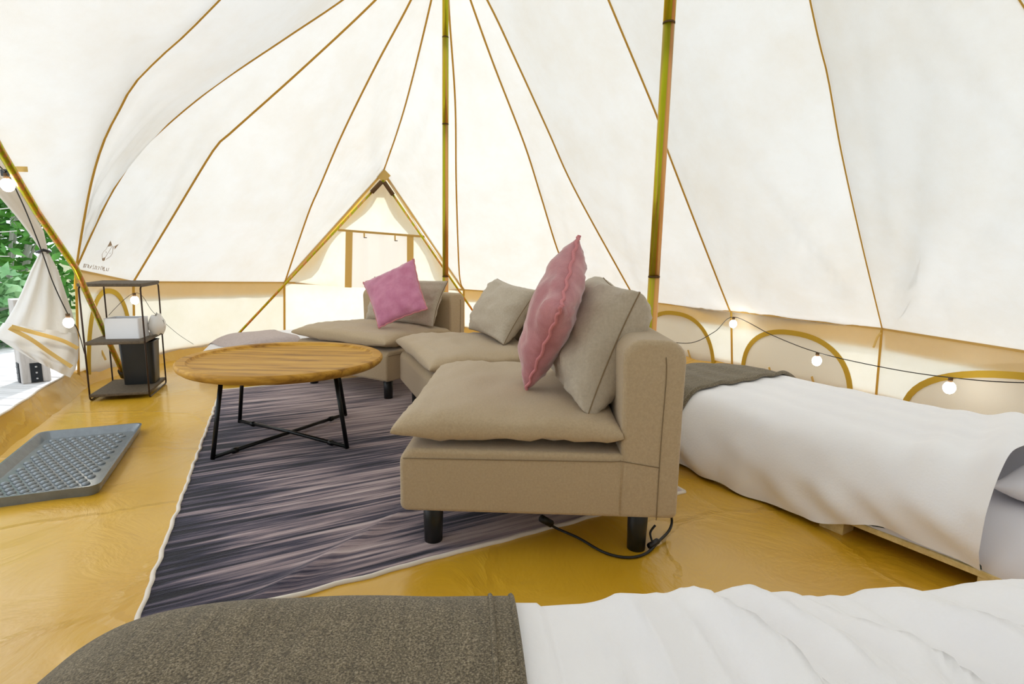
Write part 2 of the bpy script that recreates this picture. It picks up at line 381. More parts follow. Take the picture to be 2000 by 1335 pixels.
def seam_normals(pts):
    out = []
    for i, p in enumerate(pts):
        t = (pts[min(i+1, len(pts)-1)]-pts[max(i-1, 0)]).normalized()
        h = CEN-p; n = (h-t*h.dot(t)).normalized(); out.append(n)
    return out
for k in ['0-2', '0-1', '1-1', '2-1', 'E-1', '3-1', '3b-1', '4-1', '5-M', '6-2', '7-2', '8-2', '9-2', '10-2', '11-2', '12-2', 'd-2', 'D-2']:
    P = S[k]; N = seam_normals(P)
    wd = {'0-2': .020, '0-1': .012, '6-2': .014, '5-M': .013}.get(k, .014)
    strip('seam', [p+n*.004 for p, n in zip(P, N)], N, wd, 'seam', ceiling, .003)

# walls: canvas skirt from eave to ground sheet
def flat(v, z=0, out=.05):
    c = A1 if (v-A1).length < (v-A2).length else A2
    d = V(v.x-c.x, v.y-c.y, 0).normalized(); return V(v.x+d.x*out, v.y+d.y*out, z)
def wallgrid(a, b, fa=None, fb=None, nu=20, nv=10, wr=.012, seed=0, z0=0):
    fa = fa or flat(a, z0); fb = fb or flat(b, z0)
    rows = []
    for i in range(nv+1):
        s = i/nv; row = []
        for j in range(nu+1):
            t = j/nu; p = a.lerp(b, t).lerp(fa.lerp(fb, t), s)
            n = (b-a).cross(fa-a).normalized()
            if n.dot(CEN-p) < 0: n = -n
            e = 4*t*(1-t)*math.sin(PI*min(1, s+.02))
            row.append(p+n*(wr*nz(t*7+seed, s*1.6-t*3, seed)*min(1, e*1.5)))
        rows.append(row)
    return rows
def wall_obj(name, segs, label):
    r = tag(empty(name), label, None, None, 'structure')
    for a, b in segs:
        link('canvas_panel', grid(name, wallgrid(a, b, seed=a.x*3+a.y)), 'wall', r)
        # weather valance hanging outside below the eave
        o = V(a.x+b.x-2*CEN.x, a.y+b.y-2*CEN.y, 0).normalized()*.03
        rows = [[a.lerp(b, t/8)+o*k*.5-V(0, 0, .13)*(k/2)+V(0, 0, .01) for t in range(9)] for k in range(3)]
        link('valance', grid('valance', rows), 'valance', r)
        n = (b-a).cross(V(0, 0, 1)).normalized(); n = n if n.dot(CEN-a) > 0 else -n
        N = [n]*9; strip('eave_tape', [a.lerp(b, t/8)+n*.006 for t in range(9)], N, .012, 'hem', r, .003)
        f = flat(a); nn = V(CEN.x-a.x, CEN.y-a.y, 0).normalized()
        strip('wall_seam', [a.lerp(f, t/4)+nn*.006 for t in range(5)], nn, .016, 'seam', r, .003)
    return r
wl = wall_obj('wall_left', [(V0, V1), (V1, V2)], 'low canvas tent wall left of the rear gable')
wr_ = wall_obj('wall_right', [(V4, V5), (V5, V6), (V6, V7), (V7, V8)], 'low cream canvas tent wall behind the right-hand bed')
wb = wall_obj('wall_back', [(V3, V3b), (V3b, V4)], 'canvas tent wall at the far end around the rear gable')
wf = wall_obj('wall_front', [(V8, V9), (V9, V10), (V10, V11), (V11, V12), (V12, Vd)], 'canvas tent wall behind the viewpoint')
# rear gable: vertical canvas under the little A-frame
b2, b3 = flat(V2), flat(V3)
def gab(u, v):   # u 0..1 across from V2 to V3, v height 0 = ground .. 1 = peak
    pass
band_z = .0
gl = at_y(660, 449, 5.42); gr = at_y(829, 462, 5.62)
def tri(name, a, b, c, m, n=14, wr=.02, seed=0.0, parent=wb):
    """panel a-b along the top edge narrowing or widening to points c (list of two)"""
    rows = []
    for i in range(n+1):
        s = i/n; l = a.lerp(c[0], s); r = b.lerp(c[1], s); row = []
        for j in range(n+1):
            t = j/n; p = l.lerp(r, t); row.append(p+V(.3, -1, 0)*wr*nz(t*5+seed, s*1.2+t*2, seed)*min(1, 6*t*(1-t)*min(1, 2*s*(1-s)*4)))
        rows.append(row)
    return link(name, grid(name, rows), m, parent)
OUT = V(-.1, .18, 0)
tri('gable_panel', EE, EE+V(.01, 0, 0), [gl, gr], 'wall', seed=3, wr=.03)
# roof overhang strips outside the gable edges, shaped to yellow the light through them
for a in (V2, V3):
    b = V3 if a is V2 else V2
    rows = []
    for i in range(15):
        s = i/14; p = EE.lerp(a, s); q = p+((b-a).normalized()*(.10+.05*math.sin(s*9))+V(0, 0, -.05))*min(1, .35+s*2, (1-s)*6+.05)
        rows.append([p.lerp(q, j/4)+OUT*.35 for j in range(5)])
    link('gable_overhang', grid('gable_overhang', rows), 'valance', wb)
tri('gable_overhang', EE+OUT*.5, EE+OUT*.5, [EE.lerp(gl, .30)+OUT*.5, EE.lerp(gr, .30)+OUT*.5], 'valance', seed=5)
tri('side_panel', gl, at_y(682, 452, 5.44), [V2+V(0, 0, 0), at_y(682, 560, 5.44)], 'wall', seed=1)
tri('window_panel', at_y(682, 452, 5.44), at_y(802, 460, 5.59), [at_y(682, 560, 5.44), at_y(802, 566, 5.59)], 'doorcloth', seed=2, wr=.05)
tri('side_panel', at_y(802, 460, 5.59), gr, [at_y(802, 566, 5.59), V3], 'wall', seed=4)
tri('lower_panel', V2, V3, [b2, b3], 'wall', n=20, seed=6, wr=.07)
IN = V(.31, -.95, 0)
def band(name, p, q, wd, m='strap', parent=wb, n=8, off=.012):
    return strip(name, [p.lerp(q, i/n)+IN*off for i in range(n+1)], IN, wd, m, parent, .003)
band('gable_tape', gl, gr, .022, 'hem'); band('sill_tape', V2, V3, .02, 'hem')
band('webbing_strap', at_y(682, 452, 5.44), at_y(680, 561, 5.44), .066)
band('webbing_strap', at_y(801, 460, 5.59), at_y(801, 566, 5.59), .066)
for x, y in ((711, 454), (771, 460)):
    p = at_y(x, y, 5.48); box('tie_tab', p+IN*.02+V(0, 0, -.02), (.014, .006, .05), 'strap', wb); box('toggle', p+IN*.025+V(.01, 0, -.05), (.03, .008, .008), 'brown', wb)
# reinforced eave edges of the gable, seam under its left corner
for a, b in ((V2, EE), (V3, EE)):
    strip('gable_edge', [a.lerp(b, i/8)+IN*.01 for i in range(9)], IN, .03, 'strap', wb, .004)
strip('wall_seam', [V2.lerp(b2, t/4)+IN*.012 for t in range(5)], IN, .02, 'seam', wb, .003)
strip('wall_seam', [V3.lerp(b3, t/4)+IN*.012 for t in range(5)], IN, .02, 'seam', wb, .003)
# small gable frame poles
def frame_poles(name, top, feet, r, label, cat='tent frame', sleeves=True):
    root = tag(empty(name, (feet[0].x, feet[0].y, 0)), label, cat)
    o = root.location
    for f in feet:
        tube('pole', [f-o, (f.lerp(top, .5))-o, top-o], r, 'pole', root, 10)
        tube('foot', [f-o+V(0, 0, -.0), f-o+(top-f).normalized()*.06], r*1.9, 'blackleg', root, 10)
        if sleeves:
            tube('sleeve', [top-o+(f-top).normalized()*.02, top-o+(f-top).normalized()*.16], r*1.9, 'brown', root, 8)
    return root
ga = at_y(748, 352, 5.35); 
frame_poles('gable_frame', ga, [V(-2.55, 4.75, .03), V(-.22, 5.62, .03)], .011, 'thin brass-coloured A-frame poles propping the rear gable')
box('peak_patch', EE+IN*.03+V(0, 0, -.035), (.10, .012, .10), 'strap', wb, rot=Matrix.Rotation(PI/4, 3, 'Y'))
# door opening on the left: A-frame of steel tube
dp_top = DD+V(.06, .02, -.03)
foot_r = on_z(243, 733, .02)
door = tag(empty('door_1'), 'open tent doorway framed by slanting brass-coloured poles at left', None, None, 'structure')
mid = near_ray(147, 522, dp_top, foot_r)
tube('door_pole', [foot_r, near_ray(200, 640, dp_top, foot_r), mid, near_ray(72, 414, dp_top, foot_r), near_ray(0, 292, dp_top, foot_r), dp_top], .0155, 'pole', door, 12)
tube('door_pole', [V(-1.25, .36, .02), dp_top], .0155, 'pole', door, 12)
tube('pole_foot', [foot_r, foot_r+(mid-foot_r).normalized()*.07], .026, 'blackleg', door, 12)
box('canvas_tab', at_y(34, 330, 2.35), (.085, .003, .022), 'strap', door)
for a, b in ((V0, DD), (Vd, DD)):
    n = (b-a).cross(AX).normalized(); n = n if n.dot(CEN-a) > 0 else -n
    strip('door_binding', [a.lerp(b, i/8) for i in range(9)], n, .03, 'seam', door, .003)

# arched vents in the walls
def arch(idx, a, b, u0, u1, v0, v1, label):
    """zipped arched window in wall segment a-b; u along, v up from the ground 0..1"""
    r = tag(empty('window_%d' % idx), label, None, None, 'structure')
    fa, fb = flat(a), flat(b); n = (b-a).cross(fa-a).normalized(); n = n if n.dot(CEN-a) > 0 else -n
    def P(u, v, off=.012): return fa.lerp(fb, u).lerp(a.lerp(b, u), v)+n*off
    pts = []
    for i in range(33):
        th = PI*i/32; c, s = math.cos(th), math.sin(th)
        pts.append(P((u0+u1)/2-(u1-u0)/2*math.copysign(abs(c)**.85, c), v0+(v1-v0)*s**.8))
    strip('zip_tape', pts, n, .034, 'zip', r, .004)
    pc = [p-n*.002 for p in pts]; c0 = P((u0+u1)/2, v0, .01)
    me = pmesh('flap', [c0]+pc, [(0, i, i+1) for i in range(1, 33)])
    link('window_flap', me, 'doorcloth', r)
    for du in (.3, .7):
        p = P(u0+(u1-u0)*du, v0+.18, .02); box('tie_tab', p, (.012, .006, .07), 'strap', r, rot=Matrix.Rotation(-.35, 3, 'Y'))
    return r
arch(1, V5, V6, .10, .86, .0, .80, 'arched zipped vent in the right wall above the bed, middle one')
arch(2, V4, V5, .08, .84, .0, .86, 'arched zipped vent in the right wall partly hidden by the nearest seat')
arch(3, V6, V8.lerp(V7, .2), .08, .92, .0, .82, 'arched zipped vent at the right edge above the bed')
arch(4, V0, V1, .14, .92, .05, .86, 'arched zipped vent in the left wall behind the wire rack')
# canvas tie hanging at the right wall corner
p = V6+V(-.04, -.04, -.02)
tube('wall_tie', smooth_pts([p, p+V(-.03, -.02, -.03), p+V(-.05, -.03, -.08)], 4), .006, 'strap', wr_)

# ------------------------------------------------------------------ ground
ring = [flat(v, 0, .05) for v in (V0, V1, V2, V3, V3b, V4, V5, V6, V7, V8, V9, V10, V11, V12, Vd)]
dl0 = V(-2.78, 3.30, 0); dl1 = V(-1.36, .42, 0)
bm = bmesh.new(); NG = 90
x0, x1, y0, y1 = -3.0, 2.8, -.8, 6.3
def inpoly(x, y):
    c = False; j = len(ring)-1
    for i in range(len(ring)):
        a, b = ring[i], ring[j]
        if (a.y > y) != (b.y > y) and x < (b.x-a.x)*(y-a.y)/(b.y-a.y)+a.x: c = not c
        j = i
    return c
# flat sheet as polygon, subdivided by a grid clipped to the outline
vs = [bm.verts.new((p.x, p.y, 0)) for p in ring]; f = bm.faces.new(vs)
bmesh.ops.triangulate(bm, faces=[f])
for _ in range(5): bmesh.ops.subdivide_edges(bm, edges=bm.edges[:], cuts=1, use_grid_fill=True)
for v in bm.verts:
    x, y = v.co.x, v.co.y
    fold = max(0, nz(x*2.1+y*1.1, y*2.3-x*.7, 3.3)-.28)*.03
    v.co.z = max(0, fold-.002) if (x < -1.4 or y > 4) else 0
bmesh.ops.recalc_face_normals(bm, faces=bm.faces[:])
floor = tag(link('floor', bm, 'tarp'), 'mustard yellow creased groundsheet covering the tent floor', None, None, 'structure')
# raised bathtub lip of the ground sheet
lipsegs = [(ring[i], ring[i+1]) for i in range(len(ring)-1)]
for (a, b) in lipsegs+[(ring[-1], ring[0])]:
    isdoor = a is ring[-1]
    h = .115 if isdoor else .10; o = (CEN-a.lerp(b, .5)); o.z = 0; o = o.normalized(); n = max(6, int((b-a).length*14)); rows = []
    for k in range(6):
        s = k/5; rows.append([a.lerp(b, j/n)+o*((.07 if isdoor else .05)*(1-s)**1.6+.012*nz(j*.55, s*2.2, a.x))+V(0, 0, h*s+.004*nz(j*.9, 7, 1)) for j in range(n+1)])
    rows[-1] = [p-o*.004 for p in rows[-1]]
    link('sheet_lip', grid('lip', rows), 'tarp', floor)
    if isdoor: link('lip_piping', bm_tube(bmesh.new(), rows[-1], .006, 6), 'bind', floor)
# outside
g = tag(link('ground', pmesh('g', [(-60, -40, -.35), (60, -40, -.35), (60, 60, -.35), (-60, 60, -.35)], [(0, 1, 2, 3)]), 'earth'), 'leafy forest ground beyond the deck', None, None, 'structure')
deck = tag(empty('deck'), 'weathered grey timber deck outside the open doorway', None, None, 'structure')
pme = None
for i in range(70):
    bmx = bm_box(bmesh.new(), (0, 0, 0), (9.6, .133, .03), .004, 1) if pme is None else None
    if pme is None:
        pme = bpy.data.meshes.new('plank'); bmx.to_mesh(pme); bmx.free()
    o = link('plank', pme, 'deck', deck, smooth=False); o.location = (-.25, -1.6+i*.139, -.045+.003*nz(i*1.7)); o.rotation_euler = (0, 0, -.03)
# timber post with two black angle brackets
pc = on_z(48, 750, -.03)
post = tag(empty('timber_post', (pc.x-.02, pc.y+.10, -.03), math.radians(52)), 'weathered square timber post with black angle brackets on the deck', 'post')
box('shaft', (0, 0, .28), (.15, .15, .56), 'concrete', post, .006)
for s_, ax in ((-1, 'x'), (-1, 'y')):
    c = (-.078, 0, .07) if ax == 'x' else (0, -.078, .07); sz = (.006, .06, .13) if ax == 'x' else (.06, .006, .13)
    b = box('bracket', c, sz, 'bracket', post)
    for k in (-.04, 0, .04):
        cc = V(*c)+(V(-.005, 0, k) if ax == 'x' else V(0, -.005, k)); box('bolt', cc, (.012, .012, .012), 'bolt', b, .003)
# shrubs
def shrub(cx, cy, cz, rx, ry, rz, n, m, label, seed):
    rnd = random.Random(seed); r = tag(empty('leafy_shrub', (cx, cy, -.35)), label, 'shrub'); bm = bmesh.new()
    for _ in range(n):
        u = Vector((rnd.gauss(0, 1), rnd.gauss(0, 1), rnd.gauss(0, 1))).normalized()*rnd.random()**.4
        p = V(u.x*rx, u.y*ry, cz+.35+u.z*rz); a = Vector((rnd.gauss(0, 1), rnd.gauss(0, 1), rnd.gauss(0, .5))).normalized(); b = a.orthogonal().normalized(); s = rnd.uniform(.05, .11)
        q = [p-a*s, p-b*s*.4+a*s*.1, p+a*s, p+b*s*.4+a*s*.1]
        bm.faces.new([bm.verts.new(v) for v in q])
    o = link('foliage', bm, m, r, smooth=False); o['kind'] = 'stuff'
    bm = bmesh.new()
    for k in range(9):
        e = V(rnd.uniform(-rx, rx), rnd.uniform(-ry, ry), cz+.35+rnd.uniform(-.2, .8)*rz); bm_tube(bm, smooth_pts([V(0, 0, 0), e*.5+V(0, 0, .2), e], 4), .03, 5, True, .008)
    link('stems', bm, 'branch', r)
shrub(-6.6, 6.9, 1.6, 1.5, 1.2, 1.9, 5200, 'leaf', 'bright green leafy shrub seen through the doorway, upper one', 1)
shrub(-5.3, 5.0, .2, .9, .7, .6, 3000, 'leaf2', 'paler green low shrub beside the deck below the tall shrub', 2)
shrub(-10.6, 9.4, 2.6, 2.2, 1.2, 2.6, 4200, 'leaf', 'tall green tree crown at the far left edge of the doorway', 3)
tb = tag(empty('fallen_branch', (-4.9, 4.6, 0)), 'pale bare branches poking through the shrub by the doorway', 'branch')
for k in range(6):
    r_ = random.Random(k+40); tube('twig', smooth_pts([V(-.3, .3, .2), V(.1-.1*k, .1, .5+.12*k), V(.55, -.1+.1*k, .35+.22*k)], 5), .012, 'branch', tb, 5, r2=.004)

# ------------------------------------------------------------------ main poles
def main_pole(x, y, top, r, joints, label, lean=(0, 0)):
    root = tag(empty('tent_pole', (x, y, 0)), label, 'pole')
    zs = [0]+joints+[top]
    for i in range(len(zs)-1):
        tube('pole_section', [V(0, 0, zs[i]), V(0, 0, (zs[i]+zs[i+1])/2), V(0, 0, zs[i+1]-.001)], r*(1-.03*(i % 2)), 'pole', root, 20)
    for z in joints: tube('joint_ring', [V(0, 0, z-.002), V(0, 0, z+.003)], r*1.03, 'brown', root, 20)
    tube('base_cap', [V(0, 0, 0), V(0, 0, .03)], r*1.35, 'blackleg', root, 16)
    root.rotation_euler = (lean[1], lean[0], 0)
    return root
main_pole(-.482, 3.86, 2.95, .0215, [.72, 1.75, 2.3], 'farther brass-coloured tent pole beyond the sofas')
main_pole(.515, 1.99, 2.95, .0205, [.80, 1.66], 'nearer thick brass-green tent pole behind the closest seat')

# ------------------------------------------------------------------ cushions
def cushion(name, cor, th, m, parent=None, n=26, pw=.42, top=.5, pull=.06, wr=.012, seed=0., cord=None, cordr=.004, nrm=None, sq=2.2, corn=.0):
    """pillow between four corners (list, in order); th total thickness; seam lies on the rim"""
    a, b, c, d = cor; N = (b-a).cross(d-a).normalized() if nrm is None else nrm
    cen = (a+b+c+d)/4
    def rim(u, v):
        uu = u*(1-pull*(1-v*v)**1.0*abs(u)**2); vv = v*(1-pull*(1-u*u)*abs(v)**2)
        s, t = (uu+1)/2, (vv+1)/2
        return a.lerp(b, s).lerp(d.lerp(c, s), t)
    us = [math.sin(PI/2*(-1+2*i/n)) for i in range(n+1)]
    vs, fs = [], []; idx = {}
    for side in (1, -1):
        for i, u in enumerate(us):
            for j, v in enumerate(us):
                edge = i in (0, n) or j in (0, n)
                if side == -1 and edge: idx[(side, i, j)] = idx[(1, i, j)]; continue
                prof = (max(0, 1-abs(u)**sq)*max(0, 1-abs(v)**sq))**pw
                k = th*(top if side == 1 else 1-top)*prof
                e = max(abs(u), abs(v)); wv = wr*(nz(u*3.2+seed, v*3.2, side*2+seed)+.7*nz(u*9+seed, v*9, seed+side)*e)*min(1, prof*2.0)
                # gathered puckers along the seam
                q = u if abs(v) > abs(u) else v
                wv += wr*.30*math.sin(q*30+5*nz(q*3, seed))*(e**5)*min(1, prof*2)
                idx[(side, i, j)] = len(vs); vs.append(rim(u, v)+N*side*(k+wv))
        for i in range(n):
            for j in range(n):
                q = [idx[(side, i, j)], idx[(side, i+1, j)], idx[(side, i+1, j+1)], idx[(side, i, j+1)]]
                fs.append(q if side == 1 else q[::-1])
    o = link(name, pmesh(name, vs, fs), m, parent)
    if cord:
        R = [rim(u, -1) for u in us]+[rim(1, v) for v in us[1:]]+[rim(u, 1) for u in us[::-1][1:]]+[rim(-1, v) for v in us[::-1][1:-1]]
        R2 = [p+(p-cen).normalized()*cordr*.3 for p in R]
        if cord == 'cord2': R2 = [p+N*.004*math.sin(i*1.9) for i, p in enumerate(R2)]
        tube('piping', R2, cordr, 'pinkcord' if 'pink' in m else 'sofaseam', o, 6, closed=True)
    return o

# ------------------------------------------------------------------ sofa modules
SW, SD = .86, .795
def profile_box(name, prof, y0, y1, m, parent, bev=.012):
    """extrude an (x,z) outline along y with softly rounded ends"""
    rows = []; n = len(prof); cx = sum(p[0] for p in prof)/n; cz = sum(p[1] for p in prof)/n
    steps = [(y0, bev), (y0+bev*.3, bev*.3), (y0+bev, 0), (y0+(y1-y0)*.33, 0), (y0+(y1-y0)*.66, 0), (y1-bev, 0), (y1-bev*.3, bev*.3), (y1, bev)]
    vs = []
    for y, ins in steps:
        for (x, z) in prof:
            dx, dz = cx-x, cz-z; L = math.hypot(dx, dz); k = min(1, ins/max(L, 1e-6)); sx = max(-ins, min(ins, dx*4)); sz = max(-ins, min(ins, dz*4))
            vs.append((x+sx, y, z+sz))
    fs = []
    for i in range(len(steps)-1):
        for j in range(n): fs.append((i*n+j, i*n+(j+1) % n, (i+1)*n+(j+1) % n, (i+1)*n+j))
    fs.append(tuple(range(n))[::-1]); fs.append(tuple((len(steps)-1)*n+j for j in range(n)))
    me = pmesh(name, vs, fs); o = link(name, me, m, parent)
    bmx = bmesh.new(); bmx.from_mesh(me); bmesh.ops.recalc_face_normals(bmx, faces=bmx.faces[:]); bmx.to_mesh(me); bmx.free()
    o.data.polygons.foreach_set('use_smooth', [True]*len(me.polygons))
    md = o.modifiers.new('w', 'WEIGHTED_NORMAL'); md.keep_sharp = False
    return o
def arc(cx, cz, r, a0, a1, n=6): return [(cx+r*math.cos(math.radians(a0+(a1-a0)*i/n)), cz+r*math.sin(math.radians(a0+(a1-a0)*i/n))) for i in range(n+1)]
def make_sofa(label):
    t = tag(empty('sofa_module'), label, 'sofa', 'armless beige sofa modules')
    bx0 = .0; bt = .64
    body = arc(.02, .15, .02, 270, 180)+arc(.045, .275, .045, 180, 90)+[(bt, .32)]+[(bt, .13)]
    profile_box('base', body, 0, SW, 'sofa', t, .014)
    back = [(.628, .13)]+[(.628, .30), (.625, .40), (.622, .54)]+arc(.675, .592, .055, 178, 90)+arc(.736, .588, .058, 90, 0)+[(.793, .45), (.794, .3)]+arc(.78, .145, .015, 0, -90, 3)
    profile_box('backrest', back, -.002, SW+.002, 'sofa', t, .016)
    # piped seams
    for y in (-.003, SW+.003):
        s = -1 if y < 0 else 1
        tube('seam', [V(.012, y-s*.002, .292), V(.3, y, .296), V(.60, y, .30), V(.628, y, .302)], .0014, 'sofaseam', t, 5)
        tube('seam', smooth_pts([V(.735, y, .13), V(.735, y, .35), V(.738, y, .54), V(.734, y+s*.0, .60)], 4), .0014, 'sofaseam', t, 5)
        tube('seam', [V(.628, y, .302), V(.735, y, .286)], .0014, 'sofaseam', t, 5)
    zs = .370
    c = [V(-.022, -.012, zs), V(.632, -.008, zs), V(.632, SW+.008, zs), V(-.022, SW+.012, zs)]
    sc = cushion('seat_cushion', c, .112, 'sofa', t, n=30, pw=.30, top=.62, pull=.035, wr=.010, seed=2.5, nrm=V(0, 0, 1), sq=3.0)
    R = [V(-.022+.654*i/12, -.013+.0*i, zs) for i in range(13)]
    for x in (.085, .70):
        for y in (.075, SW-.075): 
            tube('leg', [V(x, y, 0), V(x, y, .07), V(x, y, .145)], .027, 'blackleg', t, 18, r2=.031)
    return t
sofa1 = make_sofa('nearest beige sofa module, side-on, holding a large pink velvet cushion')
sofa1.location = (-.315, 1.463, 0); sofa1.rotation_euler = (0, 0, math.radians(-1.5))
sofa2 = copy_tree(sofa1); sofa2['label'] = 'middle beige sofa module between the near and far seats'
sofa3 = copy_tree(sofa1); sofa3['label'] = 'farthest beige sofa module, in front of the far pole'
def place(o, corner_near, xdir):   # local origin = near front corner, x = depth, y = along the front
    o.location = corner_near; o.rotation_euler = (0, 0, math.atan2(xdir[1], xdir[0]))
place(sofa2, (-.345, 2.348, 0), (.927, .374))
place(sofa3, (-.725, 3.08, 0), (.52, .854)); sofa3.scale = (.955, .955, .955); sofa2.scale = (.98, .98, .98)

# loose cushions (things that lie on the sofas)
def pillow(name, cor, th, m, label, cat='cushion', **k):
    cen = sum(cor, Vector())/4
    base = V(cen.x, cen.y, min(c.z for c in cor))
    o = cushion(name, [c-base for c in cor], th, m, None, **k); o.location = base
    return tag(o, label, cat)
# greige cushion on the nearest seat: bottom-near, top-near, top-far, bottom-far
pillow('back_cushion', [V(.225, 1.515, .415), V(.375, 1.60, .765), V(.345, 2.08, .79), V(.18, 2.03, .43)], .25, 'pillow',
       'greige cushion leaning on the nearest sofa back behind the pink one', wr=.018, seed=4, cord='cord', cordr=.0022, pull=.09, pw=.30)
T_ = at_y(1130, 462, 1.80); N_ = at_y(1096, 600, 1.52); B_ = at_y(1026, 764, 1.71)
pillow('velvet_cushion', [B_, N_, T_, T_+B_-N_], .155, 'pink', 'large dusty pink velvet cushion standing on its corner on the nearest seat',
       wr=.014, seed=8, cord='cord2', cordr=.0052, pull=.07, pw=.45)
# middle sofa
e2 = V(.374, -.927, 0); d2 = V(.927, .374, 0); F2 = V(-.345, 2.348, 0)-e2*.86
p0 = F2+e2*.10+d2*.40
pillow('back_cushion', [p0+V(0, 0, .435), p0+e2*.58+V(0, 0, .43), p0+e2*.60+d2*.17+V(0, 0, .70), p0+e2*.04+d2*.16+V(0, 0, .735)], .19, 'pillow',
       'greige cushion leaning on the middle sofa back', wr=.018, seed=12, cord='cord', cordr=.002, pull=.08, pw=.42)
# farthest sofa
l3 = V(-.854, .52, 0); d3 = V(.52, .854, 0); F3 = V(-.725, 3.08, 0)
p0 = F3+l3*.04+d3*.42
pillow('back_cushion', [p0+l3*.60+d3*.03+V(0, 0, .41), p0+V(.03, 0, .41), p0+d3*.12+V(.05, 0, .70), p0+l3*.62+d3*.14+V(0, 0, .705)], .15, 'pillow',
       'greige cushion on the farthest sofa behind the small pink one', wr=.018, seed=15, cord='cord', cordr=.002, pull=.07, pw=.42)
pillow('velvet_cushion', [at_y(740, 640, 3.27), at_y(834, 603, 3.23), at_y(808, 506, 3.44), at_y(710, 552, 3.48)], .12, 'pinkb',
       'bright pink velvet cushion tilted on its corner on the farthest seat', wr=.010, seed=21, cord='cord2', cordr=.0045, pull=.06, pw=.45)

# ------------------------------------------------------------------ rug
K0 = V(-.837, 1.085, .001); ang = math.atan2(.487, .873)
rug = tag(empty('area_rug', K0, ang), 'dark navy and mauve streaked rug with white bound edge under the table', 'rug')
LX, LY = 1.715, 2.42
def rz(x, y):
    # one long soft fold in front of the nearest seat plus small ripples at the rim
    z = .004*max(0, nz(x*2.2, y*2.6, 5)+.1)
    d = (x-.42)*.55-(y-.13)*.83; along = (x-.42)*.83+(y-.13)*.55
    z += .013*math.exp(-(d/.022)**2)*max(0, 1-(along/.52)**2) if abs(along) < .52 else 0
    return z+.004
rows = [[V(LX*i/70+.09*LY*j/110+.008*nz(j*.35, 3, 1)*(1 if i in (0,) else 0), LY*j/110+.006*nz(i*.3, 8, 1)*(1 if j == 0 else 0), rz(LX*i/70, LY*j/110)) for i in range(71)] for j in range(111)]
link('pile', grid('pile', rows), 'rug', rug)
edge = [rows[0][i] for i in range(0, 71)]; e2_ = [rows[j][0] for j in range(0, 111)]; e3_ = [rows[j][-1] for j in range(0, 111)]; e4_ = [rows[-1][i] for i in range(71)]
for e_ in (edge, e2_, e3_, e4_):
    tube('binding', [V(p.x, p.y, p.z-.003) for p in e_], .0075, 'bind', rug, 6)

# ------------------------------------------------------------------ table
tc_ = V(-1.063, 2.485, 0)
tb_ = tag(empty('coffee_table', tc_), 'round wooden tray-top coffee table on crossed black metal legs', 'table')
TZ = .385; TR = .445
prof = [(0, TZ-.013), (TR-.055, TZ-.013), (TR-.048, TZ-.010), (TR-.043, TZ-.001), (TR-.038, TZ), (TR-.006, TZ), (TR, TZ-.006), (TR+.001, TZ-.016), (TR-.004, TZ-.028), (TR-.02, TZ-.040), (TR-.04, TZ-.043), (0, TZ-.043)]
def lathe(name, prof, m, parent, n=72):
    vs = []; fs = []
    for i, (r, z) in enumerate(prof):
        if r == 0: vs.append((0, 0, z)); continue
        for k in range(n): vs.append((r*math.cos(2*PI*k/n), r*math.sin(2*PI*k/n), z))
    idx = []; c = 0
    for r, z in prof:
        idx.append(c); c += 1 if r == 0 else n
    for i in range(len(prof)-1):
        a, b = idx[i], idx[i+1]
        for k in range(n):
            k2 = (k+1) % n
            if prof[i][0] == 0: fs.append((a, b+k, b+k2))
            elif prof[i+1][0] == 0: fs.append((a+k, b, a+k2))
            else: fs.append((a+k, b+k, b+k2, a+k2))
    me = pmesh(name, vs, fs); bm = bmesh.new(); bm.from_mesh(me); bmesh.ops.recalc_face_normals(bm, faces=bm.faces[:]); bm.to_mesh(me); bm.free()
    o = link(name, me, m, parent); o.data.set_sharp_from_angle(angle=math.radians(40)); return o
lathe('tray_top', prof, 'wood', tb_)
ft = [on_z(415, 893, .02), on_z(468, 821, .02), on_z(675, 808, .02), on_z(678, 872, .02)]
cc = sum(ft, Vector())/4
hts = [on_z(438, 752, .342), None, None, on_z(657, 742, .342)]
tops = []
for i, f_ in enumerate(ft):
    d = f_-cc; tops.append(V(cc.x+d.x*.84, cc.y+d.y*.84, .345))
for i in (0, 1):
    f_, g_ = ft[i]-tc_, ft[i+2]-tc_
    tube('crossbar', [f_, f_.lerp(g_, .5)+V(0, 0, .006*i), g_], .0085, 'blackmetal', tb_, 10)
    for q, o_ in ((f_, g_), (g_, f_)):
        k = q.lerp(o_, .12); tube('foot_clamp', [k, k+(o_-q).normalized()*.022], .0125, 'blackmetal', tb_, 10)
        k2 = V(q.x, q.y, .011); 
for i in range(4):
    tube('leg', [ft[i]-tc_-V(0, 0, .008), tops[i]-tc_], .0095, 'blackmetal', tb_, 10)

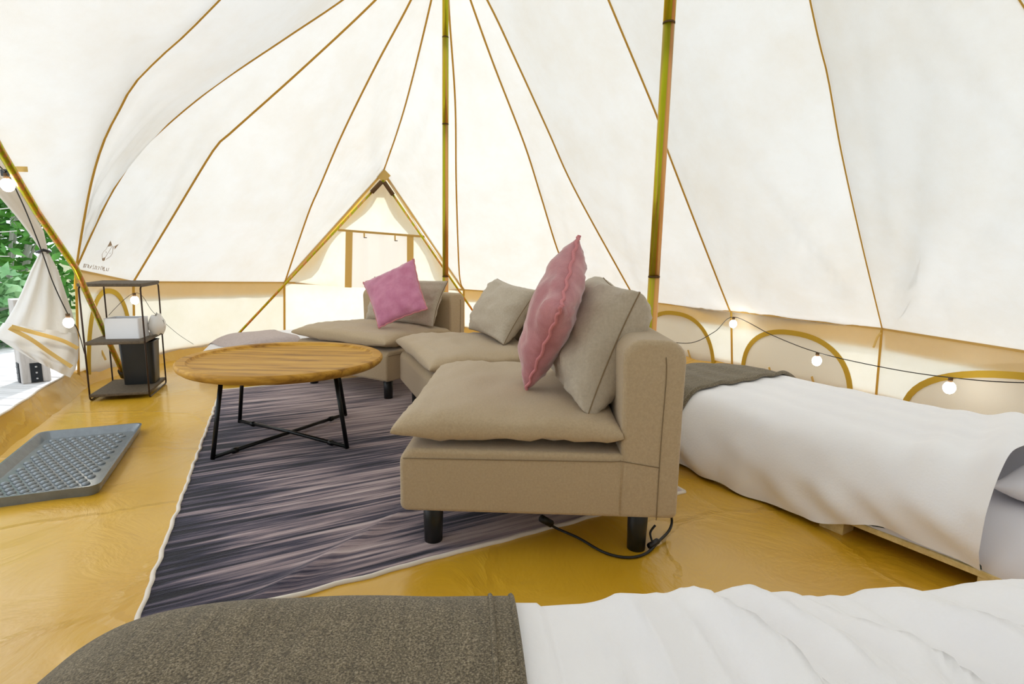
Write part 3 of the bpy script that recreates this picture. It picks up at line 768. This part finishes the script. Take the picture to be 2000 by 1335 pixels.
# ------------------------------------------------------------------ boot tray
TRc = on_z(280, 828, .03); dirL = (on_z(188, 960, .03)-TRc); dirL.z = 0; dirL.normalize()
dirA = V(dirL.y, -dirL.x, 0)
if dirA.x > 0: dirA = -dirA
tw, tl = .395, .79
trc = TRc+dirA*tw/2+dirL*tl/2
tray = tag(empty('boot_tray', (trc.x, trc.y, .002), math.atan2(dirL.y, dirL.x)), 'grey rubber boot tray with raised bumps on the groundsheet by the door', 'tray')
def rrect(hx, hy, r, z, n=6):
    o = []
    for cx, cy, a0 in ((hx-r, hy-r, 0), (-hx+r, hy-r, 90), (-hx+r, -hy+r, 180), (hx-r, -hy+r, 270)):
        for i in range(n+1):
            a = math.radians(a0+90*i/n); o.append(V(cx+r*math.cos(a), cy+r*math.sin(a), z))
    return o
loops = [rrect(tl/2-.03, tw/2-.03, .02, .0), rrect(tl/2-.012, tw/2-.012, .03, .03), rrect(tl/2, tw/2, .035, .034), rrect(tl/2+.001, tw/2+.001, .035, .030),
         rrect(tl/2-.008, tw/2-.008, .033, .027), rrect(tl/2-.018, tw/2-.018, .028, .031), rrect(tl/2-.036, tw/2-.036, .02, .007)]
loops = [rrect(tl/2-.010, tw/2-.010, .03, .0), rrect(tl/2-.001, tw/2-.001, .033, .034), rrect(tl/2, tw/2, .035, .038), rrect(tl/2-.008, tw/2-.008, .033, .038), rrect(tl/2-.030, tw/2-.030, .022, .008)]
vs = [p for l in loops for p in l]; n = len(loops[0]); fs = []
for i in range(len(loops)-1):
    for j in range(n): fs.append((i*n+j, i*n+(j+1) % n, (i+1)*n+(j+1) % n, (i+1)*n+j))
fs.append(tuple(range(n))[::-1]); fs.append(tuple((len(loops)-1)*n+j for j in range(n)))
tm = link('tray_body', pmesh('tray', vs, fs), 'tray', tray); tm.data.set_sharp_from_angle(angle=math.radians(35))
bmx = bmesh.new(); bmesh.ops.create_uvsphere(bmx, u_segments=12, v_segments=8, radius=.0145); bmesh.ops.scale(bmx, vec=(1.1, .95, .6), verts=bmx.verts[:])
bm_me = bpy.data.meshes.new('bump'); bmx.to_mesh(bm_me); bmx.free()
for i in range(19):
    for j in range(8):
        x = -tl/2+.075+i*(tl-.15)/18; y = -tw/2+.065+(j+(.5 if i % 2 else 0))*(tw-.13)/7.5
        link('bump', bm_me, 'tray', tray, (x, y, .0085))

# ------------------------------------------------------------------ wire rack
P_LF, P_RF, P_RB, P_LB = V(-2.395, 2.99, 0), V(-2.12, 3.09, 0), V(-2.275, 3.46, 0), V(-2.565, 3.37, 0)
rc = (P_LF+P_RF+P_RB+P_LB)/4; ra = math.atan2(P_RF.y-P_LF.y, P_RF.x-P_LF.x)
rack = tag(empty('wire_rack', rc, ra), 'open brown wire rack with three dark boards near the doorway', 'shelf')
hw, hd, RH = .146, .19, .665
for sx in (-1, 1):
    pts = []
    for cx, cz, a0 in ((hd-.02, RH-.03, 0), (-hd+.02, RH-.03, 90), (-hd+.02, .026, 180), (hd-.02, .026, 270)):
        for i in range(5):
            a = math.radians(a0+90*i/4); pts.append(V(sx*hw, cx+.02*math.cos(a), cz+.02*math.sin(a)))
    tube('wire_frame', pts, .0045, 'rackwire', rack, 8, closed=True)
for z, k in ((.034, 'shelf_board'), (.335, 'shelf_board'), (RH, 'top_board')):
    box(k, (0, 0, z), (2*hw+.012 if k == 'top_board' else 2*hw-.004, 2*hd+.02, .018), 'rackboard', rack, .004)
# black bin on the lowest board, white box on the middle board
def inrack(x, y, z): return Matrix.Rotation(ra, 3, 'Z') @ V(x, y, 0)+V(rc.x, rc.y, z)
bq = inrack(.045, .08, .044)
bn = tag(empty('waste_bin', bq, ra), 'black tapered waste bin on the lowest rack board', 'bin')
lo = rrect(.082, .068, .02, 0, 4); hi = rrect(.092, .078, .02, .262, 4); hi2 = rrect(.086, .072, .018, .262, 4); lo2 = rrect(.078, .064, .018, .006, 4)
vs = lo+hi+hi2+lo2; n = len(lo); fs = [(k*n+j, k*n+(j+1) % n, (k+1)*n+(j+1) % n, (k+1)*n+j) for k in range(3) for j in range(n)]+[tuple(range(n))[::-1], tuple(3*n+j for j in range(n))]
b_ = link('bin_body', pmesh('bin', vs, fs), 'darkbox', bn); b_.data.set_sharp_from_angle(angle=.6)
tube('rim', [p+V(0, 0, 0) for p in rrect(.092, .078, .02, .262, 4)], .004, 'darkbox', bn, 6, closed=True)
wq = inrack(.02, -.03, .345)
wbx = tag(empty('tissue_box', wq, ra-.12), 'white box with a dark open top on the middle rack board', 'box')
ho, hi_, = rrect(.09, .07, .008, 0, 3), rrect(.09, .07, .008, .12, 3); h2 = rrect(.084, .064, .006, .12, 3); h3 = rrect(.084, .064, .006, .10, 3)
vs = ho+hi_+h2+h3; n = len(ho); fs = [(k*n+j, k*n+(j+1) % n, (k+1)*n+(j+1) % n, (k+1)*n+j) for k in range(3) for j in range(n)]+[tuple(range(n))[::-1]]
b_ = link('box_body', pmesh('wb', vs, fs), 'whitebox', wbx, smooth=False)
link('dark_inside', pmesh('di', [p for p in h3], [tuple(range(n))]), 'darkbox', wbx, smooth=False)
bag = tag(link('plastic_bag', grid('bag', [[V((.03+.025*math.sin(PI*s/6))*math.cos(2*PI*t/14)*(1-.3*(s/6)), .05*math.sin(2*PI*t/14)*(.6+.4*math.sin(PI*s/6)), s*.02+.022*nz(t*.9, s*1.3)) for t in range(15)] for s in range(7)]), 'plastic'), 'crumpled translucent white bag beside the white box', 'bag')
bag.location = inrack(.16, .035, .352)

# ------------------------------------------------------------------ beds
def bed_frame(cx, cy, rot, L, W, label, slats=True, pallet_h=.055):
    r = tag(empty('pallet_bed', (cx, cy, 0), rot), label, 'bed')
    n = 9; sm = None
    for i in range(n):      # boards run lengthwise
        y = -W/2+.04+i*(W-.08)/(n-1)
        o = box('slat', (0, y, pallet_h), (L, .075, .018), 'pine', r, .002) if sm is None else link('slat', sm, 'pine', r, smooth=False)
        if sm is None: sm = o.data; base_y = y
        else: o.location = (0, y-base_y, 0)
    for i in range(6):
        x = -L/2+.05+i*(L-.1)/5
        for y in (-W/2+.04, 0, W/2-.04): box('block', (x, y, pallet_h/2-.0045), (.075, .07, pallet_h-.009), 'pine', r, .002)
    return r
class Bed:
    """puffy bedding: h(u,v) height field in the bed frame, x along (foot at -L/2), y across"""
    def __init__(s, L, W, H, z0=.06, p=9, seed=0., amp=1., ridge=None, hem=None):
        s.L, s.W, s.H, s.z0, s.p, s.seed, s.amp, s.ridge, s.hem = L, W, H, z0, p, seed, amp, ridge, hem
    def pt(s, u, v, off=0.):
        fx = max(0, 1-abs(u)**s.p); fy = max(0, 1-abs(v)**s.p)
        k = (fx**.55)*(fy**.55)
        # side bulge
        x = s.L/2*u; y = s.W/2*v
        z0 = s.z0 if s.hem is None else s.hem(x, v)
        z = z0+(s.H-z0)*k
        wv = .011*nz(x*3+s.seed, y*3, s.seed)+.006*nz(x*9, y*6, s.seed+4)
        if s.ridge: wv += s.ridge(x, y, v)
        side = (1-k)
        z += wv*s.amp*min(1, k*3)+off*k
        bul = .03*math.sin(PI*min(1, k))*s.amp+off
        gath = .010*s.amp*(nz(x*7+y*2, z*3, s.seed+7)+.6*math.sin(x*34+6*nz(x*2, s.seed)))*min(1, side*3)*(1 if abs(v) > .9 else 0)
        bul +=   .055*s.amp*nz(x*5.5+z*9, z*3-x*1.2, s.seed+11)*min(1, side*2.2)*(1 if abs(v) > .75 else 0)
        sy = (1 if v > 0 else -1)*(abs(v)**20); sx = (1 if u > 0 else -1)*(abs(u)**20)
        return V(x+sx*bul, y+sy*(bul+gath), z)
    def mesh(s, name, u0=-1, u1=1, v0=-1, v1=1, nu=150, nv=90, off=0., jag=None):
        def sp(t): return math.sin(t*PI/2)*.35+t*.65 if False else math.copysign(1-(1-abs(t))**1.9, t)
        ts_u = [u0+(u1-u0)*i/nu for i in range(nu+1)]
        rows = []
        for i, u in enumerate(ts_u):
            uu = u if (u0 > -1 or u1 < 1) and False else u
            row = []
            for j in range(nv+1):
                v = sp(v0+(v1-v0)*j/nv); row.append(s.pt(uu if abs(uu) < 1 else math.copysign(1, uu), v, off))
            rows.append(row)
        if u0 <= -1:      # denser columns over the rounded foot end
            pass
        return grid(name, rows)
def us_dense(u0, u1, n, d0, d1):
    out = []
    for i in range(n+1):
        t = i/n
        out.append(u0+(u1-u0)*t)
    if d0: out = [u0+(u1-u0)*(k*k*(3-2*k)*.5+k*.5) for k in [i/n for i in range(n+1)]]; out = sorted(set(out+[u0+.002*j*j for j in range(1, 9)]))
    return out
def bedmesh(bed, name, u0, u1, off=0., nu=120, nv=90, vclip=1., solid=0):
    us = us_dense(u0, u1, nu, u0 <= -1, 0)
    if u1 >= 1: us = sorted(set(us+[1-.002*j*j for j in range(0, 9)]))
    def sp(t): return math.copysign(1-(1-abs(t))**1.9, t)*vclip
    rows = [[bed.pt(u, sp(-1+2*j/nv), off) for j in range(nv+1)] for u in us]
    return grid(name, rows)
# -- right-hand bed
EH = V(.53, -.848, 0); WH = V(.848, .53, 0)
L2, W2 = 2.26, .95
c2 = EH*(-1.05)+WH*(1.735+W2/2+.0)
# the pallet sticks out a little on the room side
rot2 = math.atan2(EH.y, EH.x)          # local x runs to the head, local +y = left of that = away from ... 
fr2 = bed_frame(c2.x, c2.y, rot2, 2.18, .90, 'low pine pallet bed frame along the right tent wall')
# in this frame +y points to EH rotated +90deg = (.848,.53) = towards the wall
H2 = .30
def hem2(x, v):
    # the duvet rides up off the floor towards the head on the room side
    if v > 0: return .03
    t = (x-.07)/.35; t = max(0, min(1, t)); return .012+.075*t*t*(3-2*t)-.03*max(0, (x-.42)/.2)**2+.006*math.sin(x*23)
def ridge2(x, y, v):
    r = .004*math.sin(y*40+x*8)*(1 if y > -.2 else .5)
    hd = max(0, (x-.17)/.45)
    r += .085*hd*hd+.018*hd*math.sin((x*1.0+y*.25)*42)
    return r
bed2 = Bed(L2, W2, H2+.015, .02, 8, 3.1, 1., ridge2, hem2)
fut = tag(link('futon_mattress', bedmesh(Bed(2.2, .88, .125, .066, 14, 2., .3), 'futon', -1, 1, nu=50, nv=40), 'futon'), 'dark teal futon mattress under the right-hand duvet', 'mattress')
fut.location = (c2.x, c2.y, 0); fut.rotation_euler = (0, 0, rot2)
dv2 = tag(link('duvet', bedmesh(bed2, 'duvet', -1, .527), 'white'), 'white duvet covering the right-hand bed along the tent wall', 'duvet')
dv2.location = (c2.x, c2.y, 0); dv2.rotation_euler = (0, 0, rot2)
sh2 = tag(link('bed_sheet', bedmesh(Bed(2.22, .88, .235, .06, 9, 5., .3), 'sheet', .15, 1, nu=30, nv=60), 'sheet'), 'white sheet over the head end of the right-hand bed', 'sheet')
sh2.location = (c2.x, c2.y, 0); sh2.rotation_euler = (0, 0, rot2)
th2 = tag(link('throw_blanket', bedmesh(bed2, 'throw', -1.0, -.395, .010, nu=60), 'throw'), 'heather brown throw folded over the foot of the right-hand bed', 'blanket')
th2.location = (c2.x, c2.y, 0); th2.rotation_euler = (0, 0, rot2)
fold = [bed2.pt(-.395+.004, math.copysign(1-(1-abs(t))**1.9, t), .014) for t in [(-1+2*j/60) for j in range(61)]]
tube('folded_hem', fold, .010, 'throw', th2, 6)
h_ = c2+EH*.72
pl2 = [h_-WH*.36+V(0, 0, .27)-EH*.16, h_-WH*.36+V(0, 0, .27)+EH*.25, h_+WH*.34+V(0, 0, .29)+EH*.25, h_+WH*.34+V(0, 0, .29)-EH*.16]
pillow('bed_pillow', pl2, .15, 'sheet', 'plump white pillow at the head of the right-hand bed', 'pillow', wr=.01, seed=31, pull=.04)
# -- near bed across the bottom of the picture
NB = V(.997, .077, 0)
c1 = V(.36, .36, 0); rot1 = math.atan2(.12, 1.55)
fr1 = bed_frame(c1.x, c1.y, rot1, 1.9, .86, 'low pine pallet bed frame under the nearest bed')
def ridge1(x, y, v):
    r = 0
    if x > -.28:
        a = min(1, (x+.28)*8)
        xx = x+.10*y+.035*nz(x*2.0, y*3.2, 4)
        rd = 1-abs(nz(xx*8.5, y*.7, 2.2))*2.2       # long rounded folds running away from the viewer
        r2 = 1-abs(nz(xx*19, y*1.6, 6.6))*2.2
        r = a*(.060*max(0, rd)**1.6+.014*max(0, r2)**1.5)*(1-.78*min(1, max(0, y-.2)/.2))-.006
        r += .05*max(0, (x-.35)/.6)**2
    return r
L1, W1 = 2.06, .98
bed1 = Bed(L1, W1, .378, .03, 11, 6.2, 1., ridge1)
dv1 = tag(link('duvet', bedmesh(bed1, 'duvet', -.985, 1, nu=300, nv=120), 'white'), 'white rippled duvet on the nearest bed at the bottom edge', 'duvet')
dv1.location = (c1.x, c1.y, 0); dv1.rotation_euler = (0, 0, rot1)
th1 = tag(link('throw_blanket', bedmesh(bed1, 'throw', -1.0, -.315, .012, nu=110, nv=120), 'throw'), 'large heather brown throw over the foot of the nearest bed', 'blanket')
th1.location = (c1.x, c1.y, 0); th1.rotation_euler = (0, 0, rot1)
for k, du in ((0, 0), (1, -.03)):
    fold = [bed1.pt(-.315+du, math.copysign(1-(1-abs(t))**1.9, t), .013) for t in [(-1+2*j/80) for j in range(81)]]
    tube('folded_hem', fold, .0035, 'throw', th1, 6)
# -- far bed behind the table
a_ = on_z(388, 652, .25); 
c3 = V(-1.55, 4.17, 0); rot3 = math.radians(48)
fr3 = bed_frame(c3.x, c3.y, rot3, 1.4, .46, 'low pine pallet bed frame behind the round table')
bed3 = Bed(1.5, .56, .27, .03, 9, 9.4, .8)
dv3 = tag(link('duvet', bedmesh(bed3, 'duvet', -1, 1, nu=90, nv=60), 'white'), 'white duvet on the far bed behind the round table', 'duvet')
dv3.location = (c3.x, c3.y, 0); dv3.rotation_euler = (0, 0, rot3)
th3 = tag(link('throw_blanket', bedmesh(bed3, 'throw', -.90, -.30, .010, nu=50, nv=60), 'lilac'), 'lilac grey throw across the foot of the far bed', 'blanket')
th3.location = (c3.x, c3.y, 0); th3.rotation_euler = (0, 0, rot3)

# ------------------------------------------------------------------ door curtain tied back
cur = tag(empty('door_curtain', (-2.5, 2.85, 0)), 'white canvas door curtain tied back beside the doorway pole', 'curtain')
def cloth_tube(name, rowsdef, depth, m, seed, nn=44, amp=.018):
    """closed pleated body between left and right picture-plane outlines at real depth; rows = (lx,ly,ly_depth,rx,ry,ry_depth)"""
    rows = []
    for i, (lx, ly, ld, rx, ry, rd) in enumerate(rowsdef):
        a, b = at_y(lx, ly, ld), at_y(rx, ry, rd); mid_ = (a+b)/2; h = (b-a)/2; wdt = h.length
        bk = V(-h.y, h.x, 0).normalized()
        row = []
        for k in range(nn+1):
            t = 2*PI*k/nn; pl = amp*math.sin(k*2*PI/nn*9+seed+i*.25)*min(1, wdt*8)
            row.append(mid_+h*math.cos(t)*(1-.3*amp*math.sin(9*t))+bk*(math.sin(t)*(min(wdt*.5, depth)+pl))-cur.location)
        rows.append(row)
    return link(name, grid(name, rows), m, cur)
def interp(rd, n=4):
    out = []
    for i in range(len(rd)-1):
        for k in range(n):
            t = k/n; out.append(tuple(a+(b-a)*t for a, b in zip(rd[i], rd[i+1])))
    return out+[rd[-1]]
cloth_tube('lower_curtain', interp([(79, 491, 2.95, 93, 490, 2.98), (60, 527, 2.93, 112, 525, 3.03), (42, 570, 2.90, 127, 570, 3.05), (26, 603, 2.86, 140, 610, 3.07), (6, 636, 2.80, 150, 652, 3.08)]), .10, 'doorcloth', 1.0)
# the bottom hem swings up to the left like a hammock of cloth
lower = [(6, 630, 2.80, 150, 650, 3.06), (-8, 650, 2.74, 153, 668, 3.05), (-4, 660, 2.72, 152, 700, 3.0), (20, 676, 2.74, 146, 722, 2.95), (60, 700, 2.80, 137, 737, 2.92)]
cloth_tube('hanging_fold', interp(lower), .07, 'doorcloth', 2.2, amp=.012)
cloth_tube('gathered_top', interp([(82, 492, 2.95, 94, 491, 2.98), (64, 462, 2.86, 82, 450, 2.93), (36, 425, 2.72, 62, 415, 2.80), (-2, 380, 2.52, 34, 365, 2.62), (-40, 330, 2.36, -4, 308, 2.46), (-140, 190, 2.1, -90, 160, 2.2)]), .05, 'doorcloth', .4, amp=.008)
IN_D = V(.75, -.66, 0)
def cstrip(name, pix, wd, m, yd):
    P = [at_y(x, y, d)-cur.location for (x, y), d in zip(pix, yd)]; P = smooth_pts(P, 5)
    strip(name, P, IN_D, wd, m, cur, .003)
cstrip('hem_tape', [(18, 640), (60, 662), (100, 690), (140, 716)], .02, 'strap', [2.68, 2.74, 2.82, 2.88])
cstrip('hem_tape', [(22, 637), (70, 650), (120, 664), (152, 680)], .02, 'strap', [2.68, 2.76, 2.88, 2.95])
tube('tie_cord', [at_y(72, 492, 2.90)-cur.location, at_y(85, 488, 2.88)-cur.location, at_y(97, 491, 2.93)-cur.location, at_y(88, 493, 3.02)-cur.location], .008, 'blackleg', cur, 6, closed=True)

# ------------------------------------------------------------------ string lights
def string_light(label, pts, bulbs, r=.0028, bulb_r=.026, n=8):
    o0 = pts[0]; root = tag(empty('string_lights', o0), label, 'lights')
    tube('wire', [p-o0 for p in smooth_pts(pts, n)], r, 'cable', root, 6)
    for b in bulbs:
        s = tube('socket', [b-o0+V(0, 0, .0), b-o0-V(0, 0, .024)], .010, 'brown', root, 10)
        bm = bmesh.new(); bmesh.ops.create_uvsphere(bm, u_segments=16, v_segments=10, radius=bulb_r); bmesh.ops.scale(bm, vec=(1, 1, 1.15), verts=bm.verts[:])
        link('bulb', bm, 'bulb', s, b-o0-V(0, 0, .024+bulb_r))
    return root
rb = [at_y(1250, 655, 3.7), at_y(1342, 670, 3.8), at_y(1395, 648, 3.95), at_y(1433, 619, 3.98), at_y(1510, 655, 3.55), at_y(1597, 688, 3.15), at_y(1730, 718, 2.85), at_y(1857, 737, 2.55), at_y(2005, 747, 2.3), at_y(2250, 740, 1.9)]
string_light('black festoon string with glowing bulbs along the right tent wall', rb, [rb[3], rb[5], rb[7]])
lb = [V(*at_y(-30, 300, 2.25)), at_y(12, 338, 2.33), at_y(38, 384, 2.45), at_y(62, 440, 2.6), at_y(85, 500, 2.70), at_y(105, 555, 2.76), at_y(132, 612, 2.82), at_y(152, 645, 2.95), at_y(165, 690, 3.3)]
string_light('black festoon string with bulbs hanging down the tied door curtain', lb, [lb[1], lb[6]], bulb_r=.024)
kb = [at_y(262, 578, 3.6), at_y(262, 600, 3.7), at_y(263, 618, 3.75)]
k2 = [at_y(190, 640, 3.7), at_y(262, 572, 3.6), at_y(300, 610, 3.9), at_y(345, 650, 4.1), at_y(378, 672, 4.25)]
string_light('thin festoon wire with one bulb behind the wire rack', k2, [k2[1]], r=.0016, bulb_r=.024)

# clamp on the door pole
cl = at_y(16, 338, 2.34)
box('clamp', cl, (.045, .03, .03), 'blackleg', door, .006)

# ------------------------------------------------------------------ power cable under the near seat
pts = [on_z(1062, 1014, .04), on_z(1085, 1030, .015), on_z(1130, 1050, .006), on_z(1180, 1078, .006), on_z(1225, 1088, .006), on_z(1262, 1080, .006), on_z(1285, 1058, .01), on_z(1307, 1035, .02), on_z(1312, 1012, .05), on_z(1300, 990, .1)]
o0 = V(pts[0].x, pts[0].y, 0)
cb = tag(empty('power_cable', o0), 'black power cable looping round the rear leg of the nearest seat', 'cable')
tube('cord', [p-o0 for p in smooth_pts(pts, 6)], .0042, 'cable', cb, 8)
tube('plug', [on_z(1058, 1012, .06)-o0, on_z(1076, 1022, .03)-o0], .012, 'cable', cb, 10)
tube('switch', [on_z(1268, 1066, .012)-o0, on_z(1284, 1056, .014)-o0], .009, 'cable', cb, 10)
tube('cord', [p-o0 for p in smooth_pts([on_z(1275, 1060, .01), on_z(1270, 1040, .02), on_z(1280, 1025, .04)], 6)], .0035, 'cable', cb, 8)

# ------------------------------------------------------------------ printed emblem on the roof canvas (seen through from behind)
pa, pb = S['0-1'], S['1-1']
def on_panel(px, py):
    # plane through the printed panel's lower part
    a, b, c = V0, V1, S['0-1'][8].lerp(S['1-1'][8], .5); n = (b-a).cross(c-a); d = ray(px, py); t = n.dot(a-V(0, 0, CH))/n.dot(d)
    return V(0, 0, CH)+d*t*.985
emb = tag(empty('printed_emblem', on_panel(210, 490)), 'brown animal-head emblem and lettering printed on the white roof canvas', 'print')
eo = emb.location
def Z(x, y): return (150+x*.06, 460+y*.06)
def ink(pl, r=.0012, nm='line'):
    tube(nm, [on_panel(*Z(x, y))-eo for x, y in pl], r, 'ink', emb, 4)
def inkpoly(pl, nm='patch'):
    link(nm, pmesh(nm, [on_panel(*Z(x, y))-eo for x, y in pl], [tuple(range(len(pl)))]), 'ink', emb, smooth=False)
inkpoly([(1100, 160), (1150, 320), (1000, 350), (1040, 270)]); inkpoly([(1370, 270), (1240, 440), (1220, 350), (1290, 310)]); inkpoly([(820, 740), (930, 700), (915, 800), (850, 830)])
ink([(1000, 350), (960, 440), (870, 520), (820, 610), (830, 800)]); ink([(1180, 350), (1170, 480), (1150, 590), (1090, 680), (950, 770)]); ink([(1140, 360), (1030, 540), (920, 720)])
ink([(1000, 350), (1180, 345), (1220, 440)]); ink([(950, 510), (965, 560)]); ink([(1090, 560), (1075, 590)])
glyphs = [[(240, 920), (310, 930), (280, 1030), (210, 1030), (240, 920)], [(260, 940), (250, 1020)], [(330, 940), (380, 940), (350, 1040)], [(400, 960), (385, 1050), (440, 1060), (490, 960)], [(450, 1000), (440, 1055)],
          [(560, 950), (530, 1000), (560, 1080), (500, 1080)], [(610, 980), (585, 1090)], [(610, 980), (660, 1000), (630, 1100)], [(700, 1000), (740, 1010), (690, 1110)], [(800, 1000), (770, 1110)], [(800, 1000), (850, 1010), (830, 1120)],
          [(900, 1020), (870, 1150)], [(900, 1020), (860, 1060), (910, 1150)], [(980, 1050), (955, 1150)], [(1050, 1050), (1010, 1160), (970, 1120)]]
for g_ in glyphs: ink(g_, .0016, 'letter_stroke')

# ------------------------------------------------------------------ repeats share a group phrase
GR = {'back_cushion': 'greige back cushions on the sofa modules', 'velvet_cushion': 'pink velvet cushions on the sofa modules', 'duvet': 'white duvets on the beds',
      'pallet_bed': 'low pine pallet bed frames', 'throw_blanket': 'throws over the bed feet', 'tent_pole': 'brass-coloured centre poles', 'leafy_shrub': 'green shrubs beyond the deck',
      'string_lights': 'festoon strings of bulbs'}
for o in bpy.data.objects:
    k = o.name.split('.')[0]
    if k in GR and o.parent is None: o['group'] = GR[k]
